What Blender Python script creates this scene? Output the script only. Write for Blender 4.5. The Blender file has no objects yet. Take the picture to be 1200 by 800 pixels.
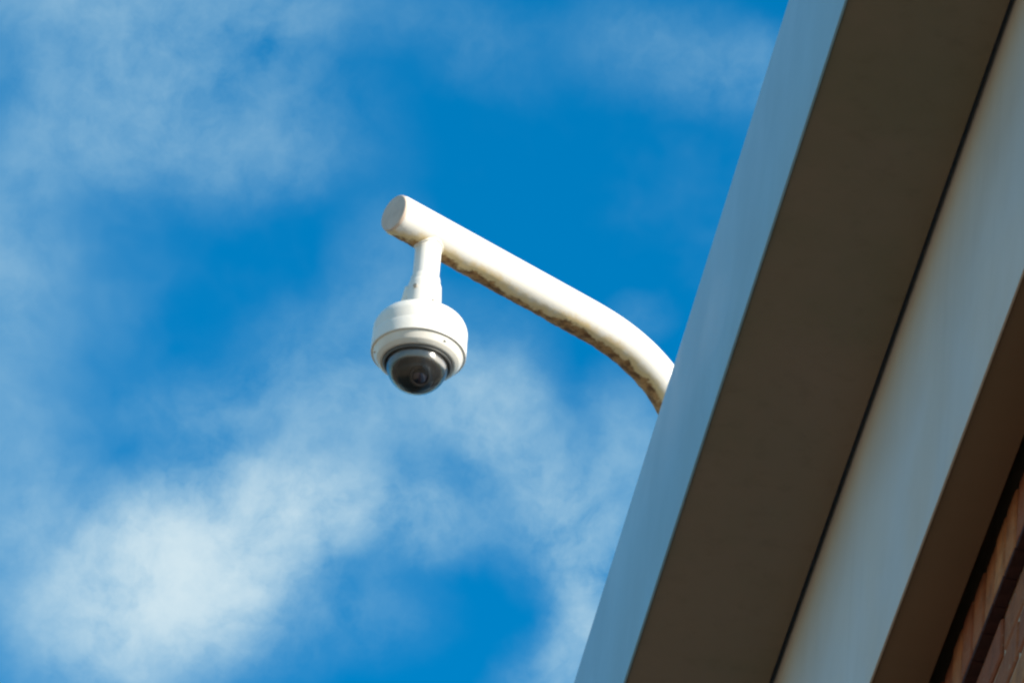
import bpy, bmesh, math, random
from mathutils import Vector, Matrix, Euler, noise

random.seed(7)
S = bpy.context.scene
COL = S.collection
rad = math.radians

# ------------------------------------------------------------------ camera
cam_d = bpy.data.cameras.new("camera")
cam_d.sensor_width = 36.0
cam_d.lens = 279.2                       # a long tele lens from street level
cam_d.clip_start = 0.1
cam_d.clip_end = 5000.0
cam_d.dof.use_dof = False
cam = bpy.data.objects.new("camera", cam_d)
COL.objects.link(cam)
Rv = Vector((0.98474835, -0.15866193, 0.0713938))
Uv = Vector((-0.14913618, -0.5584312, 0.81603492))
Fv = Vector((0.08960515, 0.81423645, 0.57357644))
m3 = Matrix((Rv, Uv, -Fv)).transposed()
cam.matrix_world = Matrix.Translation((0, 0, 1.6)) @ m3.to_4x4()
S.camera = cam

# ------------------------------------------------------------------ light
SUN = Vector((0.676442, -0.634110, 0.374607)).normalized()   # towards the sun
sun_d = bpy.data.lights.new("sun", 'SUN')
sun_d.energy = 5.0
sun_d.angle = rad(0.53)
sun_d.color = (1.0, 0.93, 0.82)
sun = bpy.data.objects.new("sun", sun_d)
sun.rotation_euler = (-SUN).to_track_quat('-Z', 'Y').to_euler()
sun.location = SUN * 60
COL.objects.link(sun)

S.view_settings.view_transform = 'Standard'
S.view_settings.look = 'None'
S.view_settings.exposure = 0.6
S.view_settings.gamma = 1.0
S.cycles.pixel_filter_type = 'BLACKMAN_HARRIS'
S.cycles.filter_width = 2.5              # the photograph is a soft one
S.cycles.max_bounces = 8
S.cycles.use_denoising = True

# ------------------------------------------------------------------ sky
W = bpy.data.worlds.new("World")
S.world = W
W.use_nodes = True
nt = W.node_tree
nt.nodes.clear()


class NT:
    """small node-tree writer"""
    def __init__(s, t): s.t = t
    def n(s, typ, **kw):
        x = s.t.nodes.new(typ)
        for k, v in kw.items(): setattr(x, k, v)
        return x
    def put(s, sock, v):
        if hasattr(v, 'is_output') or isinstance(v, bpy.types.NodeSocket): s.t.links.new(v, sock)
        else: sock.default_value = v
    def math(s, op, a, b=0.0, clamp=False):
        x = s.n('ShaderNodeMath', operation=op, use_clamp=clamp)
        s.put(x.inputs[0], a); s.put(x.inputs[1], b)
        return x.outputs[0]
    def vmath(s, op, a, b=None):
        x = s.n('ShaderNodeVectorMath', operation=op)
        s.put(x.inputs[0], a)
        if b is not None: s.put(x.inputs[3 if op == 'SCALE' else 1], b)
        return x.outputs[1 if op in ('DOT_PRODUCT', 'LENGTH') else 0]
    def noise(s, vec, scale, detail=4.0, rough=0.55, col=False, dist=0.0):
        x = s.n('ShaderNodeTexNoise')
        if vec is not None: s.put(x.inputs['Vector'], vec)
        s.put(x.inputs['Scale'], scale); s.put(x.inputs['Detail'], detail); s.put(x.inputs['Roughness'], rough)
        s.put(x.inputs['Distortion'], dist)
        return x.outputs['Color' if col else 'Fac']
    def ramp(s, v, a, b, c=0.0, d=1.0, mode='SMOOTHSTEP'):
        x = s.n('ShaderNodeMapRange', interpolation_type=mode)
        s.put(x.inputs['Value'], v)
        s.put(x.inputs['From Min'], a); s.put(x.inputs['From Max'], b)
        s.put(x.inputs['To Min'], c); s.put(x.inputs['To Max'], d)
        return x.outputs['Result']
    def mix(s, f, a, b, blend='MIX'):
        x = s.n('ShaderNodeMix', data_type='RGBA', blend_type=blend)
        s.put(x.inputs['Factor'], f)
        s.put(x.inputs['A'] if False else x.inputs[6], a); s.put(x.inputs[7], b)
        return x.outputs[2]


T = NT(nt)
sky = T.n('ShaderNodeTexSky', sky_type='NISHITA')
sky.sun_disc = False
sky.sun_elevation = rad(22.0)
sky.sun_rotation = rad(133.15)
sky.air_density = 1.0
sky.dust_density = 0.3
sky.ozone_density = 4.0
hs = T.n('ShaderNodeHueSaturation')
hs.inputs['Hue'].default_value = 0.49
hs.inputs['Saturation'].default_value = 1.5
hs.inputs['Value'].default_value = 1.08
nt.links.new(sky.outputs[0], hs.inputs['Color'])

tc = T.n('ShaderNodeTexCoord')
dirv = tc.outputs['Generated']
w1 = T.vmath('SUBTRACT', T.noise(dirv, 34.0, 6.0, 0.58, True), (0.5, 0.5, 0.5))
wdir = T.vmath('ADD', dirv, T.vmath('SCALE', w1, 0.013))

# cloud banks: azimuth from +Y towards +X, elevation, half width, half height, tilt (degrees), thickness
CLOUDS = [
    (2.763, 36.802, 2.032, 0.862, -15.0, 0.34), (3.94, 37.223, 1.354, 0.431, 0.0, 0.16),
    (1.746, 35.023, 0.616, 1.416, -5.0, 0.24), (2.563, 36.101, 1.17, 0.616, -5.0, 0.22),
    (4.02, 36.086, 0.677, 0.369, 15.0, 0.14), (7.51, 37.21, 1.047, 0.462, -10.0, 0.18),
    (8.38, 36.981, 0.677, 0.4, -5.0, 0.15), (5.737, 37.123, 0.8, 0.431, -5.0, 0.1),
    (5.091, 35.466, 0.492, 0.616, -5.0, 0.14), (3.859, 33.379, 1.077, 0.708, 10.0, 1.3),
    (4.553, 33.75, 0.739, 0.462, -5.0, 0.5), (3.476, 32.94, 0.985, 0.708, 5.0, 0.85),
    (3.105, 32.441, 1.108, 0.677, -5.0, 0.4), (2.564, 33.128, 0.739, 0.8, -5.0, 0.3),
    (4.078, 32.842, 1.047, 0.677, -5.0, 0.35), (5.234, 33.653, 0.862, 0.492, 0.0, 0.44),
    (5.833, 33.607, 0.492, 0.369, -5.0, 0.18), (4.261, 34.281, 1.601, 0.523, 3.0, 0.26),
    (5.44, 34.442, 1.354, 0.616, 0.0, 0.22), (6.014, 34.672, 0.8, 0.677, -45.0, 0.24),
    (6.458, 34.024, 1.047, 0.523, -60.0, 0.4), (7.023, 33.569, 0.923, 0.431, -70.0, 0.42),
    (7.298, 34.204, 0.492, 0.8, -5.0, 0.3), (7.253, 33.091, 0.4, 0.923, -15.0, 0.42),
    (6.886, 32.696, 0.616, 0.369, 55.0, 0.24), (4.628, 34.932, 1.047, 0.431, 15.0, 0.14),
    (7.387, 35.259, 0.308, 0.246, -5.0, 0.1), (2.062, 33.508, 0.677, 0.923, -5.0, 0.2),
    (5.243, 32.943, 0.739, 0.492, -5.0, 0.14),
]
dens = None
for az, el, rx, ry, tilt, wgt in CLOUDS:
    a, e = rad(az), rad(el)
    c = Vector((math.sin(a) * math.cos(e), math.cos(a) * math.cos(e), math.sin(e)))
    right = Vector((math.cos(a), -math.sin(a), 0))
    up = right.cross(c)
    t = rad(tilt)
    e1 = right * math.cos(t) + up * math.sin(t)
    e2 = up * math.cos(t) - right * math.sin(t)
    rot = Matrix((e1, e2, e1.cross(e2))).transposed().to_euler()
    mp = T.n('ShaderNodeMapping', vector_type='TEXTURE')
    mp.inputs['Location'].default_value = c
    mp.inputs['Rotation'].default_value = rot
    mp.inputs['Scale'].default_value = (math.tan(rad(rx)), math.tan(rad(ry)), 1.0)
    nt.links.new(wdir, mp.inputs['Vector'])
    d = T.ramp(T.vmath('LENGTH', mp.outputs[0]), 1.15, 0.0, 0.0, wgt)
    dens = d if dens is None else T.math('ADD', dens, d)
tex = T.math('SUBTRACT', T.noise(wdir, 62.0, 8.0, 0.56), 0.5)
fine = T.math('SUBTRACT', T.noise(wdir, 190.0, 6.0, 0.60), 0.5)
mod = T.math('ADD', T.math('MULTIPLY', tex, 2.4), T.math('MULTIPLY', fine, 1.7))
dens = T.math('MULTIPLY', dens, T.math('ADD', mod, 1.0))
veil = T.ramp(T.noise(T.vmath('ADD', wdir, (6.1, 0.0, 0.0)), 4.0, 7.0, 0.6), 0.41, 0.69, 0.0, 0.85)      # added cloud, shifted mostly out of view, to make sky light less blue
dens = T.math('ADD', dens, veil)
dens = T.math('MAXIMUM', dens, 0.0)
dens = T.math('SUBTRACT', 1.0, T.math('EXPONENT', T.math('MULTIPLY', dens, -1.15)))
nt.nodes.active = None
cloud_col = T.mix(dens, (1.85, 3.6, 4.15, 1), (3.5, 4.2, 4.5, 1))
skycol = T.mix(dens, hs.outputs[0], cloud_col)
bg = T.n('ShaderNodeBackground')
bg.inputs['Strength'].default_value = 0.13
nt.links.new(skycol, bg.inputs['Color'])
wo = T.n('ShaderNodeOutputWorld')
nt.links.new(bg.outputs[0], wo.inputs['Surface'])


# ------------------------------------------------------------------ materials
def mat(name):
    m = bpy.data.materials.new(name)
    m.use_nodes = True
    t = NT(m.node_tree)
    b = m.node_tree.nodes['Principled BSDF']
    return m, t, b


def bump(t, b, h, strength=0.2, dist=0.002):
    x = t.n('ShaderNodeBump')
    x.inputs['Strength'].default_value = strength
    x.inputs['Distance'].default_value = dist
    t.put(x.inputs['Height'], h)
    t.t.links.new(x.outputs[0], b.inputs['Normal'])


def painted(name, c0, c1, rough=0.45, scale=6.0, spec=0.4, streak=0.0):
    """weathered paint: two close tones in blotches, faint relief"""
    m, t, b = mat(name)
    co = t.n('ShaderNodeTexCoord').outputs['Object']
    n1 = t.noise(co, scale, 6.0, 0.6)
    f = t.ramp(n1, 0.35, 0.68)
    col = t.mix(f, (*c0, 1), (*c1, 1))
    if streak:
        mp = t.n('ShaderNodeMapping'); mp.inputs['Scale'].default_value = (9, 9, 0.6)
        t.t.links.new(co, mp.inputs['Vector'])
        s = t.ramp(t.noise(mp.outputs[0], 3.0, 5.0, 0.6), 0.5, 0.8, 0.0, streak)
        col = t.mix(s, col, (c0[0] * .5, c0[1] * .47, c0[2] * .4, 1))
    t.t.links.new(col, b.inputs['Base Color'])
    t.put(b.inputs['Roughness'], t.ramp(t.noise(co, scale * 3, 3.0), 0.3, 0.7, rough - .08, rough + .1))
    b.inputs['Specular IOR Level'].default_value = spec
    bump(t, b, t.noise(co, 90.0, 4.0, 0.6), 0.12, 0.0015)
    return m


M = {}
M['white'] = painted('white_weathered_paint', (0.83, 0.79, 0.72), (0.79, 0.74, 0.65), 0.42, 14.0)
M['housing'] = painted('white_housing_paint', (0.83, 0.78, 0.69), (0.79, 0.73, 0.63), 0.38, 20.0)
M['cap'] = painted('dusty_cap_paint', (0.68, 0.53, 0.42), (0.58, 0.45, 0.355), 0.6, 30.0)
M['fascia'] = painted('pale_grey_fascia', (0.29, 0.47, 0.57), (0.27, 0.435, 0.53), 0.56, 1.6, 0.45, 0.05)  # blue of the reflected sky is put into the base colour
M['fascia_low'] = painted('pale_grey_lower_fascia', (0.60, 0.53, 0.45), (0.54, 0.47, 0.39), 0.5, 1.6, 0.4, 0.12)
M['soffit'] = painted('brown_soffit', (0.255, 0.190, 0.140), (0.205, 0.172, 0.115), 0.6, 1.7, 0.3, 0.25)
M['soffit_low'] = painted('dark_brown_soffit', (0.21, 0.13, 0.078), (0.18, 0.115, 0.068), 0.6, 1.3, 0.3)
M['roof'] = painted('grey_roof_felt', (0.14, 0.14, 0.14), (0.10, 0.10, 0.10), 0.9, 2.0, 0.2)
M['dark'] = painted('black_plastic', (0.016, 0.014, 0.012), (0.024, 0.021, 0.018), 0.35, 20.0, 0.5)
M['trim'] = painted('grey_trim_plastic', (0.13, 0.125, 0.115), (0.10, 0.095, 0.09), 0.4, 20.0, 0.5)
M['silver'] = painted('silver_grey_plastic', (0.62, 0.60, 0.56), (0.55, 0.53, 0.50), 0.3, 20.0, 0.5)  # pale grey standing in for sky reflected in the bubble skirt
M['liner'] = painted('dark_grey_plastic', (0.05, 0.045, 0.04), (0.035, 0.032, 0.03), 0.5, 20.0, 0.4)
M['steel'] = painted('dull_screw_steel', (0.42, 0.38, 0.32), (0.3, 0.26, 0.2), 0.45, 60.0, 0.5)


def arm_material():
    """white paint, the underside flaking away to rust (the arm lies along local X, axis at local z = H)"""
    m, t, b = mat('white_paint_rusting_below')
    co = t.n('ShaderNodeTexCoord').outputs['Object']
    at = t.n('ShaderNodeAttribute', attribute_name='under')     # 1 along the lowest line of the pipe, -1 along its top
    ua = t.n('ShaderNodeAttribute', attribute_name='along')
    n1 = t.math('SUBTRACT', t.noise(co, 13.0, 5.0, 0.65), 0.5)
    n2 = t.math('SUBTRACT', t.noise(co, 75.0, 5.0, 0.65), 0.5)
    v = t.math('ADD', at.outputs['Fac'], t.math('ADD', t.math('MULTIPLY', n1, 0.95), t.math('MULTIPLY', n2, 0.42)))
    v = t.math('SUBTRACT', v, t.ramp(ua.outputs['Fac'], 0.0, 0.11, 0.22, 0.0))
    stain = t.ramp(v, 0.30, 0.72)
    core = t.ramp(v, 0.76, 0.86)
    base = t.mix(t.ramp(t.noise(co, 14.0, 6.0, 0.6), 0.35, 0.7), (0.84, 0.80, 0.73, 1), (0.80, 0.75, 0.66, 1))
    c1 = t.mix(stain, base, (0.80, 0.60, 0.30, 1))
    rust = t.mix(t.ramp(t.noise(co, 60.0, 4.0, 0.6), 0.35, 0.65), (0.17, 0.080, 0.030, 1), (0.50, 0.28, 0.11, 1))
    col = t.mix(core, c1, rust)
    t.t.links.new(col, b.inputs['Base Color'])
    t.put(b.inputs['Roughness'], t.ramp(core, 0.0, 1.0, 0.42, 0.9))
    h = t.math('SUBTRACT', t.math('MULTIPLY', t.noise(co, 160.0, 4.0, 0.65), t.math('ADD', core, 0.1)), t.math('MULTIPLY', core, 0.5))
    bump(t, b, h, 0.5, 0.003)
    return m


M['arm'] = arm_material()


def brick_material(name='red_brown_brick', gain=1.0):
    m, t, b = mat(name)
    co = t.n('ShaderNodeTexCoord').outputs['Object']
    oi = t.n('ShaderNodeObjectInfo')
    off = t.vmath('ADD', co, t.vmath('SCALE', oi.outputs['Location'], 3.7))
    tone = t.n('ShaderNodeValToRGB')
    tone.color_ramp.elements[0].color = (0.24, 0.075, 0.036, 1)
    tone.color_ramp.elements[1].color = (0.48, 0.205, 0.08, 1)
    e = tone.color_ramp.elements.new(0.5); e.color = (0.33, 0.125, 0.050, 1)
    for e in tone.color_ramp.elements: e.color = (*(min(.7, c * gain) for c in e.color[:3]), 1)
    t.put(tone.inputs[0], oi.outputs['Random'])
    n1 = t.noise(off, 26.0, 5.0, 0.65)
    col = t.mix(t.ramp(n1, 0.4, 0.75, 0.0, 0.6), tone.outputs[0], (0.14, 0.055, 0.032, 1))
    sp = t.ramp(t.noise(off, 140.0, 2.0, 0.5), 0.62, 0.72, 0.0, 0.5)
    col = t.mix(sp, col, (0.42, 0.30, 0.19, 1))
    t.t.links.new(col, b.inputs['Base Color'])
    b.inputs['Roughness'].default_value = 0.9
    b.inputs['Specular IOR Level'].default_value = 0.2
    bump(t, b, t.noise(off, 120.0, 5.0, 0.7), 0.6, 0.004)
    return m


M['brick'] = brick_material(gain=1.2)
M['tile_dark'] = painted('dark_fired_tile', (0.055, 0.020, 0.017), (0.040, 0.016, 0.014), 0.8, 30.0, 0.2)  # near-black colour standing in for shade under the brick-on-edge course
M['brick_orange'] = brick_material('orange_brick', 1.35)
M['mortar_dark'] = painted('sooty_mortar', (0.15, 0.10, 0.065), (0.11, 0.075, 0.05), 0.95, 30.0, 0.1)  # darker mortar for the joints of the brick-on-edge course
M['mortar'] = painted('buff_mortar', (0.52, 0.43, 0.32), (0.44, 0.36, 0.26), 0.95, 30.0, 0.1)


def brick_wall_material():
    """far or unseen wall: brick courses as colour and relief"""
    m, t, b = mat('brick_courses')
    co = t.n('ShaderNodeTexCoord').outputs['Object']
    sp = t.n('ShaderNodeSeparateXYZ'); t.t.links.new(co, sp.inputs[0])
    cb = t.n('ShaderNodeCombineXYZ')
    t.t.links.new(t.math('ADD', sp.outputs[0], sp.outputs[1]), cb.inputs[0]); t.t.links.new(sp.outputs[2], cb.inputs[1])
    br = t.n('ShaderNodeTexBrick')
    t.t.links.new(cb.outputs[0], br.inputs['Vector'])
    for k, v in (('Scale', 1.0), ('Brick Width', 0.225), ('Row Height', 0.075), ('Mortar Size', 0.005), ('Bias', 0.0)):
        br.inputs[k].default_value = v
    br.inputs['Color1'].default_value = (0.30, 0.125, 0.06, 1)
    br.inputs['Color2'].default_value = (0.22, 0.085, 0.045, 1)
    br.inputs['Mortar'].default_value = (0.38, 0.32, 0.25, 1)
    col = t.mix(t.ramp(t.noise(co, 3.0, 6.0, 0.6), 0.35, 0.75, 0.0, 0.4), br.outputs['Color'], (0.15, 0.07, 0.04, 1))
    t.t.links.new(col, b.inputs['Base Color'])
    b.inputs['Roughness'].default_value = 0.9
    bump(t, b, t.math('SUBTRACT', t.math('MULTIPLY', t.noise(co, 80.0, 4.0), 0.3), br.outputs['Fac']), 0.6, 0.006)
    return m


M['brickwall'] = brick_wall_material()


def ground_material():
    m, t, b = mat('worn_paving')
    co = t.n('ShaderNodeTexCoord').outputs['Object']
    col = t.mix(t.ramp(t.noise(co, 0.35, 8.0, 0.65), 0.3, 0.7), (0.35, 0.245, 0.15, 1), (0.28, 0.195, 0.12, 1))
    col = t.mix(t.ramp(t.noise(co, 40.0, 4.0, 0.6), 0.45, 0.7, 0.0, 0.4), col, (0.18, 0.14, 0.10, 1))
    t.t.links.new(col, b.inputs['Base Color'])
    b.inputs['Roughness'].default_value = 0.9
    bump(t, b, t.noise(co, 60.0, 5.0, 0.6), 0.4, 0.01)
    return m


M['ground'] = ground_material()


def glass_material():
    """smoked acrylic bubble: thin tinted shell with a mirror sheen"""
    m = bpy.data.materials.new('smoked_acrylic')
    m.use_nodes = True
    t = NT(m.node_tree)
    m.node_tree.nodes.clear()
    tr = t.n('ShaderNodeBsdfTransparent')
    co = t.n('ShaderNodeTexCoord').outputs['Object']
    smear = t.ramp(t.noise(co, 45.0, 4.0, 0.6), 0.35, 0.75)
    t.put(tr.inputs['Color'], t.mix(smear, (0.76, 0.76, 0.76, 1), (0.66, 0.65, 0.64, 1)))
    gl = t.n('ShaderNodeBsdfGlossy')
    gl.inputs['Color'].default_value = (0.95, 0.95, 0.95, 1)
    t.put(gl.inputs['Roughness'], t.ramp(smear, 0.0, 1.0, 0.16, 0.22))
    df = t.n('ShaderNodeBsdfDiffuse')
    df.inputs['Color'].default_value = (0.35, 0.31, 0.26, 1)         # dust film
    fr = t.n('ShaderNodeFresnel'); fr.inputs['IOR'].default_value = 1.55
    m1 = t.n('ShaderNodeMixShader'); m1.inputs[0].default_value = 0.05
    t.t.links.new(tr.outputs[0], m1.inputs[1]); t.t.links.new(df.outputs[0], m1.inputs[2])
    m2 = t.n('ShaderNodeMixShader')
    t.t.links.new(fr.outputs[0], m2.inputs[0]); t.t.links.new(m1.outputs[0], m2.inputs[1]); t.t.links.new(gl.outputs[0], m2.inputs[2])
    o = t.n('ShaderNodeOutputMaterial')
    t.t.links.new(m2.outputs[0], o.inputs['Surface'])
    return m


M['glass'] = glass_material()


def lens_material():
    m, t, b = mat('coated_lens')
    b.inputs['Base Color'].default_value = (0.012, 0.010, 0.016, 1)
    b.inputs['Roughness'].default_value = 0.06
    b.inputs['Coat Weight'].default_value = 1.0
    co = t.n('ShaderNodeTexCoord').outputs['Object']
    bump(t, b, t.noise(co, 30.0, 1.0), 0.02, 0.001)
    return m


M['lens'] = lens_material()


# ------------------------------------------------------------------ builders
def finish(name, bm, material, parent=None, smooth=True, auto=35):
    me = bpy.data.meshes.new(name)
    bmesh.ops.recalc_face_normals(bm, faces=bm.faces[:])
    if smooth:
        for f in bm.faces: f.smooth = True
        for e in bm.edges:
            if len(e.link_faces) == 2 and e.calc_face_angle(0) > rad(auto): e.smooth = False
    bm.to_mesh(me); bm.free()
    me.materials.append(M[material])
    o = bpy.data.objects.new(name, me)
    COL.objects.link(o)
    if parent: o.parent = parent
    return o


def thing(name, label, cat, loc=(0, 0, 0), rz=0.0):
    o = bpy.data.objects.new(name, None)
    COL.objects.link(o)
    o.location = loc
    o.rotation_euler = (0, 0, rz)
    o.empty_display_size = 0.1
    o['label'] = label
    o['category'] = cat
    return o


def box(bm, x0, x1, y0, y1, z0, z1, bev=0.0, seg=2):
    r = bmesh.ops.create_cube(bm, size=1.0)
    vs = r['verts']
    for v in vs:
        v.co = Vector(((x0 + x1) / 2 + v.co.x * (x1 - x0), (y0 + y1) / 2 + v.co.y * (y1 - y0), (z0 + z1) / 2 + v.co.z * (z1 - z0)))
    if bev:
        es = list({e for v in vs for e in v.link_edges})
        bmesh.ops.bevel(bm, geom=es, offset=bev, segments=seg, profile=0.5, affect='EDGES')


def lathe(prof, seg=72, cx=0.0, cy=0.0, jitter=0.0):
    """profile of (radius, z) turned about a vertical axis"""
    bm = bmesh.new()
    rings = []
    for r, z in prof:
        if r < 1e-6:
            rings.append([bm.verts.new((cx, cy, z))])
        else:
            rings.append([bm.verts.new((cx + r * math.cos(2 * math.pi * k / seg), cy + r * math.sin(2 * math.pi * k / seg), z)) for k in range(seg)])
    for a, b in zip(rings, rings[1:]):
        for k in range(seg):
            p = (k + 1) % seg
            if len(a) == 1 and len(b) > 1: bm.faces.new((a[0], b[k], b[p]))
            elif len(b) == 1 and len(a) > 1: bm.faces.new((a[k], a[p], b[0]))
            elif len(a) > 1: bm.faces.new((a[k], a[p], b[p], b[k]))
    return bm


def rounded(prof, r=0.002, n=3):
    """round the inner corners of a lathe profile"""
    out = [prof[0]]
    for i in range(1, len(prof) - 1):
        p0, p1, p2 = (Vector(q) for q in prof[i - 1:i + 2])
        d0, d1 = (p0 - p1), (p2 - p1)
        l = min(r, d0.length * .45, d1.length * .45)
        a, b = p1 + d0.normalized() * l, p1 + d1.normalized() * l
        for k in range(n + 1):
            t = k / n
            q = a * (1 - t) ** 2 + p1 * 2 * t * (1 - t) + b * t * t
            out.append((q.x, q.y))
    out.append(prof[-1])
    return out


# ------------------------------------------------------------------ ground
bm = bmesh.new()
bmesh.ops.create_grid(bm, x_segments=8, y_segments=8, size=2500.0)
g = finish('ground', bm, 'ground', smooth=False)
g['kind'] = 'structure'

# ------------------------------------------------------------------ building
Y0, Y1 = 5.5, 46.0
bld = thing('brick_building', 'brick building with a stepped overhanging grey eave, seen steeply from below', 'building', (1.4, 10.0, 0.0))
OX, OY = 1.4, 10.0


def bpart(name, material, *boxes, parent=None, bev=0.0, smooth=True):
    bm = bmesh.new()
    for b in boxes: box(bm, b[0] - OX, b[1] - OX, b[2] - OY, b[3] - OY, b[4], b[5], bev)
    return finish(name, bm, material, parent or bld, smooth)


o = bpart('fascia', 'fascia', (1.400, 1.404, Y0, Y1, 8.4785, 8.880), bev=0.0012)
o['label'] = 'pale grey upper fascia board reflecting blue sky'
bpart('roof', 'roof', (1.419, 14.0, Y0, Y1, 8.74, 8.82))
bpart('coping', 'fascia', (1.4045, 1.475, Y0, Y1, 8.8205, 8.874), bev=0.004)
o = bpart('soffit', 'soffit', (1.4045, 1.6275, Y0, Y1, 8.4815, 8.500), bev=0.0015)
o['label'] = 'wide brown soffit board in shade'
o = bpart('fascia', 'fascia_low', (1.636, 1.640, Y0, Y1, 7.917, 8.600), bev=0.0012)
o['label'] = 'taller lower fascia board set back under the soffit'
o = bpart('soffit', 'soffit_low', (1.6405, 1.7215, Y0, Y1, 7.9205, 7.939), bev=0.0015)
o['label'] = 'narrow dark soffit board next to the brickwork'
bpart('wall', 'brickwall', (1.763, 13.9, Y0 + .05, Y1 - .05, 0.0, 7.3895))
mortar = bpart('mortar_bed', 'mortar', (1.7672, 1.95, Y0 + .05, Y1 - .05, 7.390, 8.739))
bpart('back_wall', 'brickwall', (13.7, 13.9, Y0 + .05, Y1 - .05, 7.390, 8.739))
bpart('end_wall', 'brickwall', (1.951, 13.699, Y0 + .05, Y0 + .3, 7.390, 8.739))
bpart('end_wall', 'brickwall', (1.951, 13.699, Y1 - .3, Y1 - .05, 7.390, 8.739))
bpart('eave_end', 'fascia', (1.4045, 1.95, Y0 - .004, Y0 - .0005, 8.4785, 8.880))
bpart('eave_end', 'fascia_low', (1.636, 1.95, Y0 - .004, Y0 - .0005, 7.917, 8.478))
bpart('mortar_bed', 'mortar_dark', (1.7525, 1.7668, Y0 + .06, Y1 - .06, 7.838, 7.935))


def brick_mesh(name, sx, sy, sz, seed, mt='brick'):
    bm = bmesh.new()
    box(bm, -sx / 2, sx / 2, -sy / 2, sy / 2, -sz / 2, sz / 2, 0.003, 1)
    for v in bm.verts: v.co += noise.noise_vector(v.co * 40 + Vector((seed, 0, 0))) * 0.0012
    me = bpy.data.meshes.new(name)
    bmesh.ops.recalc_face_normals(bm, faces=bm.faces[:])
    bm.to_mesh(me); bm.free()
    me.materials.append(M[mt])
    return me


heads = [brick_mesh('brick', 0.16, 0.064, 0.102, k * 3.1, 'brick_orange') for k in range(4)]
stretch = [brick_mesh('brick', 0.10, 0.214, 0.064, 9 + k * 3.1) for k in range(4)]
ZR = 7.835                                  # underside of the projecting brick-on-edge course
YA, YB = 5.62, 12.5


def brick(me, x, y, z):
    b = bpy.data.objects.new('brick', me)
    COL.objects.link(b)
    b.parent = mortar
    b.location = (x - OX, y - OY, z)
    b.rotation_euler = (random.gauss(0, .006), random.gauss(0, .004), random.gauss(0, .006))


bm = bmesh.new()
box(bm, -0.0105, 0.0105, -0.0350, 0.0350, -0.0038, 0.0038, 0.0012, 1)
shade_mesh = bpy.data.meshes.new('tile')
bm.to_mesh(shade_mesh); bm.free()
shade_mesh.materials.append(M['tile_dark'])
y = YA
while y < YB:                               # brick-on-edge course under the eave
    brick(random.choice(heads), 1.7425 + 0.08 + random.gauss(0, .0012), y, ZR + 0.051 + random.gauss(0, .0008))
    shade_o = bpy.data.objects.new('tile', shade_mesh)  # added dark plate, painting the shade under each brick
    COL.objects.link(shade_o); shade_o.parent = mortar
    shade_o.location = (1.7538 - OX + random.gauss(0, .0006), y - OY, ZR - 0.0043 + random.gauss(0, .0004))
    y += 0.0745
for r in range(5):                          # stretcher courses below it
    y = YA + (0.112 if r % 2 else 0)
    while y < YB:
        brick(random.choice(stretch), 1.763 + 0.05 + random.gauss(0, .001), y, ZR - 0.010 - 0.032 - r * 0.075)
        y += 0.2245
bm = bmesh.new()                            # the same courses along the rest of the wall
for a, b in ((YB + .16, Y1 - .2),):
    y = a
    while y < b:
        box(bm, 1.7425 - OX, 1.9 - OX, y - OY - .032, y - OY + .032, ZR, ZR + .102)
        y += 0.0745
    for r in range(5):
        y = a + .11 + (0.112 if r % 2 else 0)
        while y < b:
            box(bm, 1.763 - OX, 1.86 - OX, y - OY - .107, y - OY + .107, ZR - .074 - r * .075, ZR - .010 - r * .075)
            y += 0.2245
o = finish('brickwork', bm, 'brick', mortar, smooth=False)
o['kind'] = 'stuff'

# ------------------------------------------------------------------ bracket
P0 = Vector((1.04736, 10.93851, 9.50390))      # where the drop pipe meets the arm
ARM_AZ = rad(31.0)
A_DIR = Vector((math.cos(ARM_AZ), math.sin(ARM_AZ), 0))
LEN = 0.63                                             # arm from drop pipe to post
RAD = 0.0350
ROOF_Z = 8.82
H = P0.z - ROOF_Z
post = P0 + A_DIR * LEN
brk = thing('camera_bracket', 'white gooseneck pipe bracket with a rusty underside, rising from behind the roof edge', 'bracket',
            (post.x, post.y, ROOF_Z), ARM_AZ)


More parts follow.
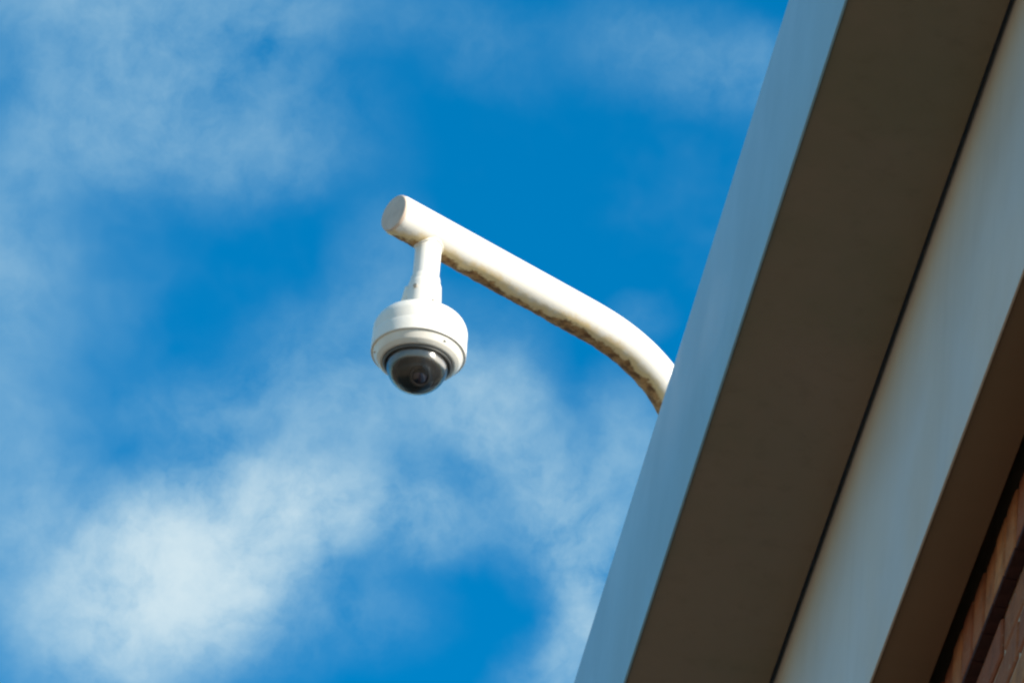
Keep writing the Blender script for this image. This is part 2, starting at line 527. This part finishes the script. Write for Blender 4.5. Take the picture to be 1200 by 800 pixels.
def arm_mesh():
    bm = bmesh.new()
    lu = bm.verts.layers.float.new('under')
    la = bm.verts.layers.float.new('along')
    TIP, BL, NB = -LEN - 0.0770, 0.50, 48      # the bend eases in and out over BL metres of pipe
    bend = [(0.0, 0.0)]
    for k in range(NB):
        t = (k + 0.5) / NB
        an = math.pi / 2 * t * t * (3 - 2 * t)
        bend.append((bend[-1][0] + math.cos(an) * BL / NB, bend[-1][1] - math.sin(an) * BL / NB))
    x0, zb = -bend[-1][0], H + bend[-1][1]
    path = []
    n = 130
    for k in range(n):
        path.append((Vector((TIP + (x0 - TIP) * k / n, 0, H)), Vector((1, 0, 0))))
    for k, (bx, bz) in enumerate(bend):
        t = k / NB
        an = math.pi / 2 * t * t * (3 - 2 * t)
        path.append((Vector((x0 + bx, 0, H + bz)), Vector((math.cos(an), 0, -math.sin(an)))))
    for k in range(1, 13):
        path.append((Vector((0, 0, zb * (1 - k / 12) + 0.006 * k / 12)), Vector((0, 0, -1))))
    SEG = 64
    rings = []
    side = Vector((0, 1, 0))
    for i, (p, d) in enumerate(path):
        up = side.cross(d) * -1      # for d = +x: -(y x x) = z
        ring = []
        for k in range(SEG):
            a = 2 * math.pi * k / SEG
            nrm = side * math.cos(a) + up * math.sin(a)
            # rust-eaten belt: below and slightly round the far side
            u = nrm.dot((side * 0.50 - up * 0.866).normalized())
            rr = RAD
            if u > 0.55:
                w = (u - 0.55) / 0.45
                q = p + nrm * RAD
                rr += w * (0.0016 * noise.noise(q * 75) + 0.0013 * noise.noise(q * 190) + 0.0004)
            if i < 3: rr -= (0.0016, 0.0006, 0.0)[i]
            v = bm.verts.new(p + nrm * rr)
            v[lu] = u
            v[la] = i / len(path)
            ring.append(v)
        rings.append(ring)
    for a, b in zip(rings, rings[1:]):
        for k in range(SEG): bm.faces.new((a[k], a[(k + 1) % SEG], b[(k + 1) % SEG], b[k]))
    bm.faces.new(rings[0]); bm.faces.new(rings[-1])
    return bm, TIP


bm, TIP = arm_mesh()
finish('arm', bm, 'arm', brk)
# end cap: a pressed disc closing the pipe, a little smaller than it
prof = rounded([(0.0, 0.0), (0.0328, 0.0), (0.0340, 0.004), (0.0340, 0.007)], 0.0025)
bm = lathe(prof, 64)
bmesh.ops.rotate(bm, verts=bm.verts[:], cent=(0, 0, 0), matrix=Matrix.Rotation(rad(90), 3, 'Y'))
bmesh.ops.translate(bm, verts=bm.verts[:], vec=(TIP - 0.0042, 0, H))
finish('end_cap', bm, 'cap', brk)
# drop pipe with its weld bead under the arm
dpx = -LEN
prof = [(0.0225, H - 0.02), (0.0225, H - 0.165)]
finish('drop_pipe', lathe([(0.0, H - .02)] + prof + [(0.0, H - .165)], 56, dpx, 0), 'white', brk)
bm = bmesh.new()
SEG, TUB = 72, 8
rings = []
for k in range(SEG):                       # saddle-shaped bead where the two pipes meet
    a = 2 * math.pi * k / SEG
    rr = 0.0225
    yy = rr * math.sin(a)
    zc = H - math.sqrt(RAD ** 2 - yy ** 2)
    c = Vector((dpx + rr * math.cos(a), yy, zc))
    out = Vector((math.cos(a), math.sin(a), 0))
    th = 0.0028 + 0.0006 * noise.noise(c * 220)
    rings.append([bm.verts.new(c + out * th * math.cos(2 * math.pi * j / TUB) + Vector((0, 0, th * math.sin(2 * math.pi * j / TUB)))) for j in range(TUB)])
for k in range(SEG):
    a, b = rings[k], rings[(k + 1) % SEG]
    for j in range(TUB): bm.faces.new((a[j], a[(j + 1) % TUB], b[(j + 1) % TUB], b[j]))
finish('weld_bead', bm, 'white', brk)
bm = bmesh.new()
box(bm, -0.08, 0.08, -0.08, 0.08, 0.0, 0.010, 0.002)
finish('base_plate', bm, 'white', brk)
for sx in (-1, 1):
    for sy in (-1, 1):
        bm = bmesh.new()
        bmesh.ops.create_cone(bm, cap_ends=True, segments=6, radius1=0.008, radius2=0.008, depth=0.008,
                              matrix=Matrix.Translation((sx * .06, sy * .06, 0.0145)))
        finish('bolt', bm, 'steel', brk)

# ------------------------------------------------------------------ dome camera (hangs from the drop pipe)
CZ = P0.z - 0.2554                                        # lower rim of the housing
dome = thing('dome_camera', 'white dome security camera with a smoked glass bubble, hanging from the pipe bracket', 'security camera',
             (P0.x, P0.y, CZ), 0.0)
prof = [(0.0, 0.0835), (0.028, 0.0825)] + rounded([(0.030, 0.082), (0.056, 0.0745), (0.0735, 0.0640), (0.0800, 0.0500), (0.0805, 0.0400)], 0.006, 4)[1:-1]
prof += [(0.0803, 0.0300), (0.0800, 0.0278), (0.0800, 0.0262), (0.0806, 0.0240)]                 # seam between lid and skirt
prof += rounded([(0.0806, 0.02), (0.0808, 0.0000), (0.0765, -0.0006), (0.0755, -0.0030), (0.0700, -0.0125), (0.0630, -0.0180), (0.0587, -0.0180), (0.0577, -0.012)], 0.0014, 3)
housing = finish('housing', lathe(prof, 96), 'housing', dome, auto=32)
prof = rounded([(0.0, 0.158), (0.0250, 0.158), (0.0262, 0.146), (0.0285, 0.141), (0.0300, 0.118), (0.0312, 0.078), (0.0, 0.078)], 0.0018)
collar = finish('collar', lathe(prof, 64), 'housing', dome, auto=40)
# clamp lug with its screw on the outer side of the collar
LUG = rad(171)
lm = Matrix.Rotation(LUG, 3, 'Z')
bm = bmesh.new()
box(bm, 0.020, 0.036, -0.009, 0.009, 0.086, 0.136, 0.002)
for v in bm.verts:
    if v.co.x > 0.03: v.co.x += (0.115 - v.co.z) * 0.16
    v.co = lm @ v.co
finish('clamp_lug', bm, 'housing', dome)
for az_, rr_, zz_ in ((LUG + rad(62), 0.0285, 0.124), (LUG + rad(128), 0.0290, 0.098)):
    bm = bmesh.new()
    bmesh.ops.create_cone(bm, cap_ends=True, segments=16, radius1=0.0042, radius2=0.0036, depth=0.008)
    bmesh.ops.rotate(bm, verts=bm.verts[:], cent=(0, 0, 0), matrix=Matrix.Rotation(az_, 3, 'Z') @ Matrix.Rotation(rad(90), 3, 'Y'))
    bmesh.ops.translate(bm, verts=bm.verts[:], vec=(math.cos(az_) * rr_, math.sin(az_) * rr_, zz_))
    finish('screw', bm, 'steel', dome)
for k in range(3):                          # recessed fixing screws round the lower rim
    az_ = rad(-60 + 120 * k)
    bm = bmesh.new()
    bmesh.ops.create_cone(bm, cap_ends=True, segments=14, radius1=0.0024, radius2=0.0024, depth=0.003,
                          matrix=Matrix.Translation((math.cos(az_) * 0.0735, math.sin(az_) * 0.0735, -0.0064)))
    finish('screw', bm, 'housing', dome)
# trim ring holding the bubble
prof = rounded([(0.0575, -0.010), (0.0583, -0.0205), (0.0558, -0.0225), (0.0530, -0.0205), (0.0530, -0.010)], 0.0012)
finish('trim_ring', lathe(prof, 96), 'trim', dome)
# bubble
BR_ = 0.0522
prof = [(BR_, -0.012), (BR_, -0.021)]
for k in range(1, 25):
    a = math.pi / 2 * k / 24
    prof.append((BR_ * math.cos(a) if k < 24 else 0.0, -0.021 - (BR_ - 0.0025) * math.sin(a)))
finish('bubble', lathe(prof, 96), 'glass', dome)
# shroud coloured pale to paint sky reflected in the bubble; camera ball inside
prof = [(0.0, -0.008), (0.0508, -0.008), (0.0488, -0.0340), (0.0475, -0.0355), (0.0445, -0.0340), (0.0415, -0.024), (0.0, -0.022)]
finish('shroud', lathe(prof, 64), 'silver', dome)
ball = bmesh.new()
bmesh.ops.create_uvsphere(ball, u_segments=40, v_segments=24, radius=0.0340, matrix=Matrix.Translation((0, 0, -0.034)))
ball_o = finish('camera_ball', ball, 'dark', dome)
look = (Vector((0.10, -0.75, -0.66))).normalized()
q = look.to_track_quat('Z', 'Y').to_matrix()
for nm, prof, mt in (('lens_barrel', [(0.0, 0.025), (0.0175, 0.025), (0.0175, 0.0385), (0.0145, 0.0390), (0.0135, 0.0365)], 'dark'),
                     ('lens', [(0.0137, 0.0362), (0.011, 0.0382), (0.006, 0.0398), (0.0, 0.0404)], 'lens')):
    bm = lathe(prof, 40)
    bmesh.ops.rotate(bm, verts=bm.verts[:], cent=(0, 0, 0), matrix=q)
    bmesh.ops.translate(bm, verts=bm.verts[:], vec=(0, 0, -0.037))
    finish(nm, bm, mt, ball_o)
